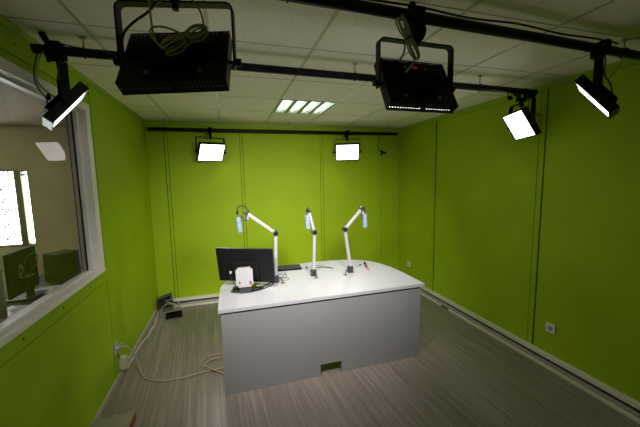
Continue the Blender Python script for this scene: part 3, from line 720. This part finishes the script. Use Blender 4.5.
r = empty('safety_cable', A(53, 46, -2.43)); tag(r, 'looped dark leads between the left end of the middle bar and the window side light', 'lead')
for nm, pts, mm in (('lead', [A(55, 43, -2.45), A(44, 45, -2.46), A(36, 58, -2.46), A(34, 76, -2.46), (A(38, 88, -2.46)), A(46, 98, -2.44), A(48, 107, -2.43), A(50, 112, -2.43)], 'rubber'),
                    ('lead', [A(56, 44, -2.45), A(45, 50, -2.45), A(38, 62, -2.45), A(37, 80, -2.45), A(45, 90, -2.44), A(53, 96, -2.43), A(58, 99, -2.43)], 'graycable'),
                    ('bar_lead', [A(55, 43, -2.43), A(62, 44, -2.44), A(72, 46.5, -2.45), A(80, 48, -2.45), A(90, 50.5, -2.455), A(110, 53, -2.455)], 'rubber')):
    l = MB().tube(pts, .0035, n=6).build(nm, M[mm], r); l.location = -Vector(r.location)
p = A(48.5, 97, -2.43); l = MB().sph(p, .013, (.8, .8, 1.4)).build('connector', M['black'], r, smooth=True); l.location = -Vector(r.location)
# levers of the bar clamps
for (x0_, y0_, x1_, y1_, v, rad, lab) in [(42, 34, 54, 52, -2.45, .016, 'stubby black lever sticking up at the left end of the middle bar'), (412, 6, 416, 30, -3.21, .018, 'rounded black lever on the nearest bar, above the light right of centre')]:
    a, c = Vector(A(x0_, y0_, v)), Vector(A(x1_, y1_, v))
    r = empty('clamp_lever', c); tag(r, lab, 'clamp lever', 'black levers on the bars')
    l = MB().cyl(c, a, rad*.9, rad, n=16).sph(a, rad).build('lever_arm', M['black_matte'], r, smooth=True); l.location = -c
    l = MB().cyl(c+Vector((-.028, -.004, -.012)), c+Vector((.028, -.004, -.012)), .034, n=20).build('lever_hub', M['black_matte'], r, smooth=True); l.location = -c
def leads(name, lab, lst):
    r = empty(name, lst[0][0][0]); tag(r, lab, 'lead')
    for pts, mm, rd in lst:
        l = MB().tube(pts, rd, n=6).build('lead', M[mm], r); l.location = -Vector(r.location)
leads('safety_cable', 'looped leads between the nearest bar and the far right studio light', [
    ([A(607, 35, -3.18), A(616, 31, -3.18), A(623, 36, -3.18), A(624.5, 55, -3.18), A(616, 70, -3.17), A(604, 84, -3.17)], 'graycable', .003),
    ([A(604, 50, -3.17), A(605.5, 62, -3.17), A(604.5, 74, -3.17), A(611, 86, -3.16), A(612, 96, -3.15)], 'rubber', .004)])
leads('safety_cable', 'looped leads at the right end of the middle bar beside its studio light', [
    ([A(526, 92, -2.44), A(529, 100, -2.44), A(529, 108, -2.40), A(538, 114, -2.36), A(546, 115, -2.33), A(545, 118, -2.33), A(538, 124, -2.34)], 'rubber', .0035),
    ([A(514, 98, -2.44), A(509, 99, -2.44), A(508, 93, -2.44), A(513, 89, -2.44)], 'rubber', .005)])
leads('bar_cable', 'thin leads tied along the nearest bar', [
    ([(x, -3.232+.040*(x-1.845)/1.3+.004*math.sin(x*7), 2.4445+.0063*(x-1.8)+.004*math.sin(x*11)) for x in [1.3+.1*k for k in range(20)]], 'rubber', .005)])
r = empty('pipe_clamp', A(530, 93, -2.44)); tag(r, 'knotted black clamp at the right end of the middle bar', 'clamp')
for c_, rr_, sc_ in ((A(532, 94, -2.44), .034, (.5, 1.1, 1.2)), (A(525, 91, -2.445), .022, (1.3, 1, .9)), (A(519, 97, -2.45), .016, (1, 1, 1.6)), (A(510, 98, -2.45), .018, (.6, 1, 1.3))):
    l = MB().sph(c_, rr_, (1, 1, 1)).build('knob', M['black_matte'], r, smooth=True); l.location = -Vector(r.location)
# little clip hanging under the back bar
r = empty('spring_clip', A(383, 152, -.16)); tag(r, 'small black clip hanging on cables under the right end of the back bar', 'clip')
q0 = Vector(r.location)
for nm, bb, mm in (('lead', MB().tube([A(380, 135, -.16), A(379.5, 141, -.16), A(378, 147, -.16), A(379.5, 151, -.16), A(382, 152.5, -.16)], .0045, n=6), 'rubber'),
                   ('loop', MB().tube([A(391, 134, -.16), A(393.5, 141, -.16), A(393, 148, -.16), A(389, 153, -.16), A(385, 152.5, -.16)], .004, n=6), 'trunkgray'),
                   ('clip_body', MB().cyl(A(380.5, 151, -.17), A(386, 153.2, -.17), .016, n=12).cyl(A(383, 152, -.17), A(381, 155, -.17), .012, n=12), 'black')):
    l = bb.build(nm, M[mm], r); l.location = -q0
